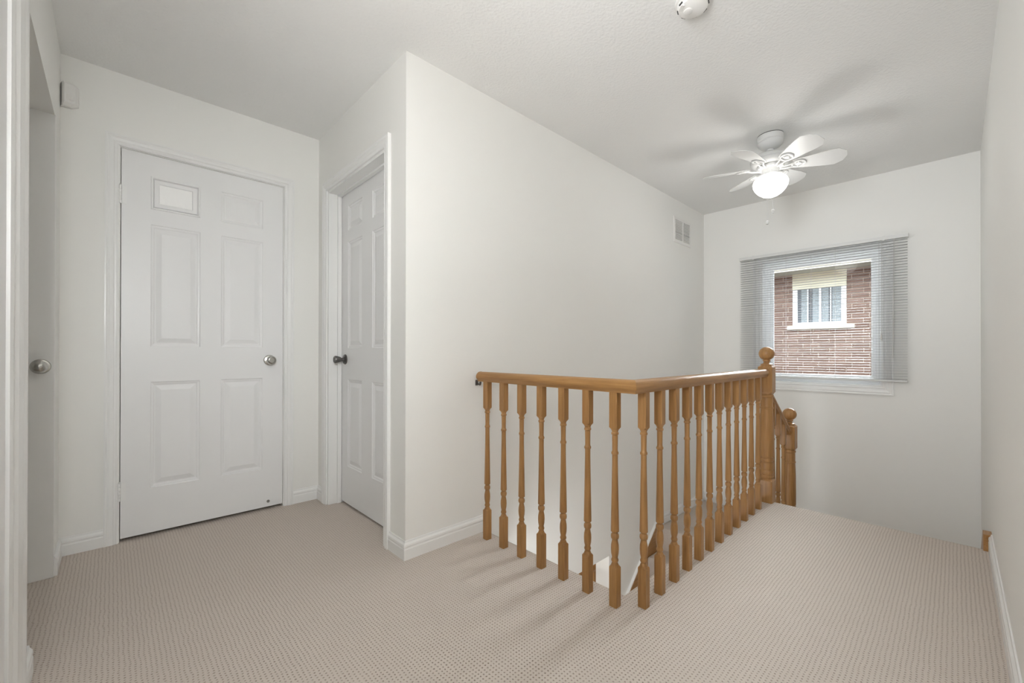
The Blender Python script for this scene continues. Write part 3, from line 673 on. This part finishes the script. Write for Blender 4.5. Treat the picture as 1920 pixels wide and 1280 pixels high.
VX0, VX1, VZ0, VZ1 = 3.790, 4.160, 2.030, 2.272
vn = thing('wall_vent', ((VX0+VX1)/2, YL, (VZ0+VZ1)/2), 'white louvred air vent high on the long wall near the window corner', 'vent')
OFF = Vector(vn.location)
bm = bmesh.new(); ya = YL-0.0005
sweep(bm, [(VX0, ya, VZ0), (VX1, ya, VZ0), (VX1, ya, VZ1), (VX0, ya, VZ1)], [(0, 0), (0, 0.004), (0.004, 0.007), (0.026, 0.009), (0.030, 0.007), (0.030, 0)], (0, -1, 0), closed=True)
if min(v.co.x for v in bm.verts) < VX0-0.01:
    bm.free(); bm = bmesh.new(); sweep(bm, [(VX0, ya, VZ0), (VX1, ya, VZ0), (VX1, ya, VZ1), (VX0, ya, VZ1)], [(0, 0), (0, 0.004), (-0.004, 0.007), (-0.026, 0.009), (-0.030, 0.007), (-0.030, 0)], (0, -1, 0), closed=True)
rel(link('frame', bm, M_PLASTIC, vn), OFF)
xm = (VX0+VX1)/2
bm = bmesh.new(); box(bm, xm-0.007, xm+0.007, YL-0.009, YL-0.001, VZ0+0.03, VZ1-0.03); rel(link('centre_bar', bm, M_PLASTIC, vn), OFF)
bm = bmesh.new(); box(bm, VX0+0.028, VX1-0.028, YL-0.0012, YL-0.0004, VZ0+0.028, VZ1-0.028); rel(link('backing', bm, flat('vent_shadow', (0.30, 0.30, 0.29), 0.7), vn), OFF)
for xa, xb in ((VX0+0.030, xm-0.007), (xm+0.007, VX1-0.030)):
    for k in range(12):
        z = VZ0+0.040+k*0.0148
        bm = bmesh.new(); box(bm, xa, xb, -0.0052, 0.0052, -0.0008, 0.0008)
        o = link('louvre', bm, M_PLASTIC, vn); o.location = Vector((0, YL-0.0058, z))-Vector((0, OFF.y, OFF.z)); o.location.x = -OFF.x
        o.rotation_euler = (math.radians(-42 if k != 4 else -20), 0, 0)

sn = thing('motion_sensor', (XA+0.03, YD, 2.22), 'small white motion sensor in the upper corner left of the panel door', 'sensor')
bm = bmesh.new()
sec = [(XA+0.001, YD-0.004), (XA+0.008, YD-0.036), (XA+0.016, YD-0.044), (XA+0.052, YD-0.034), (XA+0.062, YD-0.020), (XA+0.063, YD-0.001), (XA+0.001, YD-0.001)]
lv = [(2.178, 0.62, 0), (2.192, 1.0, 0), (2.280, 1.0, 0), (2.290, 0.85, 0)]
R = []
for z, s, _ in lv:
    R.append([bm.verts.new((XA+0.001+(x-XA-0.001)*s, YD-0.001-(YD-0.001-y)*s, z)) for x, y in sec])
for a, b in zip(R, R[1:]):
    for i in range(len(sec)): bm.faces.new((a[i], a[(i+1) % len(sec)], b[(i+1) % len(sec)], b[i]))
bm.faces.new(R[0]); bm.faces.new(R[-1])
o = link('body', bm, M_PLASTIC, sn); o.location = -Vector(sn.location)
bm = bmesh.new(); box(bm, XA+0.022, XA+0.050, YD-0.0435, YD-0.036, 2.205, 2.228, bevel=0.002); o = link('lens', bm, M_PLASTIC, sn); o.location = -Vector(sn.location)

# ------------------------------------------------------------------ neighbouring house
HX = 8.0
hs = thing('neighbouring_house', (HX, 1.5, -3.0), 'red brick house side seen through the window with a white framed window and pale sill', 'house')
OFF = Vector((HX, 1.5, -3.0))
def hl(name, bm, mat, par=None, **k):
    o = link(name, bm, mat, par or hs, **k)
    if par is None: rel(o, OFF)
    return o
NY0, NY1, NZ0, NZ1, NT = 1.126, 1.812, 1.420, 2.045, 2.262     # window frame, lintel top
bm = boxes((HX, HX+4, -4, 1.135, -3, 2.30), (HX, HX+4, 1.803, 8, -3, 2.30), (HX, HX+4, 1.135, 1.803, -3, 1.43), (HX+0.25, HX+4, 1.135, 1.803, 1.43, 2.30), (HX, HX+4, 1.135, 1.803, 2.05, 2.30))
hl('mortar_wall', bm, M_MORTAR)
BP, CP = 0.2045, 0.0733
def brick_slots():
    out = []
    rows = int((2.30+3.0)/CP)
    for r in range(rows+1):
        zc = 0.745+CP*(r-51)
        if zc < -2.95 or zc > 2.27: continue
        off = [0, 0.36, 0.02, 0.34][r % 4]*BP
        for c in range(-22, 30):
            y0 = 1.06+off+c*BP+0.0055; y1 = y0+BP-0.011
            if y1 > 7.9 or y0 < -3.9: continue
            z0, z1 = zc-CP/2+0.0055, zc+CP/2-0.0055
            segs = [(y0, y1)]
            cuts = []
            if z1 > NZ0-0.005 and z0 < NT+0.0: cuts.append((NY0-0.006, NY1+0.006))
            if z1 > 1.366 and z0 < 1.428: cuts.append((1.027, 1.886))
            for a, b in cuts:
                ns = []
                for p, q in segs:
                    if q <= a or p >= b: ns.append((p, q)); continue
                    if p < a: ns.append((p, a))
                    if q > b: ns.append((b, q))
                segs = ns
            for p, q in segs:
                if q-p > 0.02: out.append((p, q, z0, z1))
    return out
slots = brick_slots()
slots.sort(key=lambda s: max(abs((s[0]+s[1])/2-1.45)/0.85, abs((s[2]+s[3])/2-1.50)/0.95))
near, far = slots[:285], slots[285:]
unit = {}
def unit_mesh(w, h):
    key = (round(w, 3), round(h, 3))
    if key not in unit:
        bm = bmesh.new(); box(bm, -0.010, 0.008, -key[0]/2, key[0]/2, -key[1]/2, key[1]/2, bevel=0.0025)
        bmesh.ops.recalc_face_normals(bm, faces=bm.faces); me = bpy.data.meshes.new('brick'); bm.to_mesh(me); bm.free(); me.materials.append(M_BRICK); unit[key] = me
    return unit[key]
for p, q, a, b in near:
    o = bpy.data.objects.new('brick', unit_mesh(q-p, b-a)); COL.objects.link(o); o.parent = hs
    o.location = Vector((HX+random.uniform(-0.0015, 0.0015), (p+q)/2, (a+b)/2))-OFF
bm = bmesh.new()
for p, q, a, b in far: box(bm, HX-0.010, HX+0.008, p, q, a, b)
o = hl('outlying_bricks', bm, M_BRICK); o['kind'] = 'stuff'
# neighbour's window
bm = bmesh.new(); sweep(bm, loop(NY0, NY1, NZ0, NZ1+0.03, HX), [(0, -0.02), (0, 0.012), (-0.030, 0.012), (-0.034, 0.004), (-0.062, 0.004), (-0.062, -0.02)], (-1, 0, 0), closed=True)
if max(v.co.y for v in bm.verts) > NY1+0.01:
    bm.free(); bm = bmesh.new(); sweep(bm, loop(NY0, NY1, NZ0, NZ1+0.03, HX), [(0, -0.02), (0, 0.012), (0.030, 0.012), (0.034, 0.004), (0.062, 0.004), (0.062, -0.02)], (-1, 0, 0), closed=True)
wf = hl('window_frame', bm, M_VINYL)
bm = bmesh.new(); box(bm, HX-0.008, HX+0.02, 1.436, 1.464, NZ0+0.05, NZ1-0.02); o = link('meeting_stile', bm, M_VINYL, wf)
for y in (1.318, 1.612):
    bm = bmesh.new(); box(bm, HX+0.002, HX+0.012, y-0.007, y+0.007, NZ0+0.03, NZ1); link('muntin', bm, M_VINYL, wf)
for ya_, yb_ in ((NY0+0.05, 1.449), (1.451, NY1-0.05)):
    bm = bmesh.new(); box(bm, HX+0.014, HX+0.018, ya_, yb_, NZ0+0.04, NZ1+0.02); link('pane', bm, M_PANE, wf)
for ya_, yb_, n_ in ((1.165, 1.30, 4), (1.345, 1.43, 3), (1.47, 1.55, 3), (1.62, 1.70, 3)):
    bm = bmesh.new(); k = n_*4; A = []; B = []
    for i in range(k+1):
        y = ya_+(yb_-ya_)*i/k; x = HX+0.011+0.0015*math.sin(i*PI/2)
        A.append(bm.verts.new((x, y, NZ0+0.055))); B.append(bm.verts.new((x, y, NZ1-0.005)))
    for i in range(k): bm.faces.new((A[i], A[i+1], B[i+1], B[i]))
    r = bmesh.ops.extrude_face_region(bm, geom=list(bm.faces))
    for v in [g for g in r['geom'] if isinstance(g, bmesh.types.BMVert)]: v.co.x += 0.0012
    link('curtain', bm, M_CURTAIN, wf)
bm = bmesh.new(); box(bm, HX-0.022, HX+0.02, NY0-0.004, NY1+0.004, NZ1-0.030, NT, bevel=0.002); o = hl('lintel_panel', bm, M_CREAM); o['label'] = 'cream panel above the window'
bm = bmesh.new(); box(bm, HX-0.055, HX+0.05, 1.030, 1.883, 1.372, 1.421, bevel=0.004); o = hl('window_sill', bm, M_STONE); o['label'] = 'pale stone sill'
bm = bmesh.new(); box(bm, 7.55, HX+0.1, -4, 8, 2.262, 2.285)
for k in range(60): box(bm, 7.56, 7.99, -4+0.2*k, -4+0.2*k+0.004, 2.258, 2.262)
hl('soffit', bm, M_SOFFIT)
bm = bmesh.new(); box(bm, 7.53, 7.55, -4, 8, 2.25, 2.43); sweep(bm, [(7.53, -4, 2.31), (7.53, 8, 2.31)], [(0, 0), (0.07, 0), (0.10, 0.05), (0.10, 0.10), (0, 0.10)], (0, 0, 1)); hl('gutter', bm, M_STONE)
bm = bmesh.new(); v = [bm.verts.new(p) for p in ((7.42, -4.1, 2.43), (7.42, 8.1, 2.43), (12.0, 8.1, 3.3), (12.0, -4.1, 3.3), (7.42, -4.1, 2.38), (7.42, 8.1, 2.38), (12.0, 8.1, 3.2), (12.0, -4.1, 3.2))]
for f in ((0, 1, 2, 3), (7, 6, 5, 4), (0, 4, 5, 1), (1, 5, 6, 2), (2, 6, 7, 3), (3, 7, 4, 0)): bm.faces.new([v[i] for i in f])
hl('roof', bm, M_ROOF)
struct('ground', boxes((4.62, 30, -20, 20, -3.1, -3.0)), M_GROUND, 'side yard ground between the two houses', 'ground')
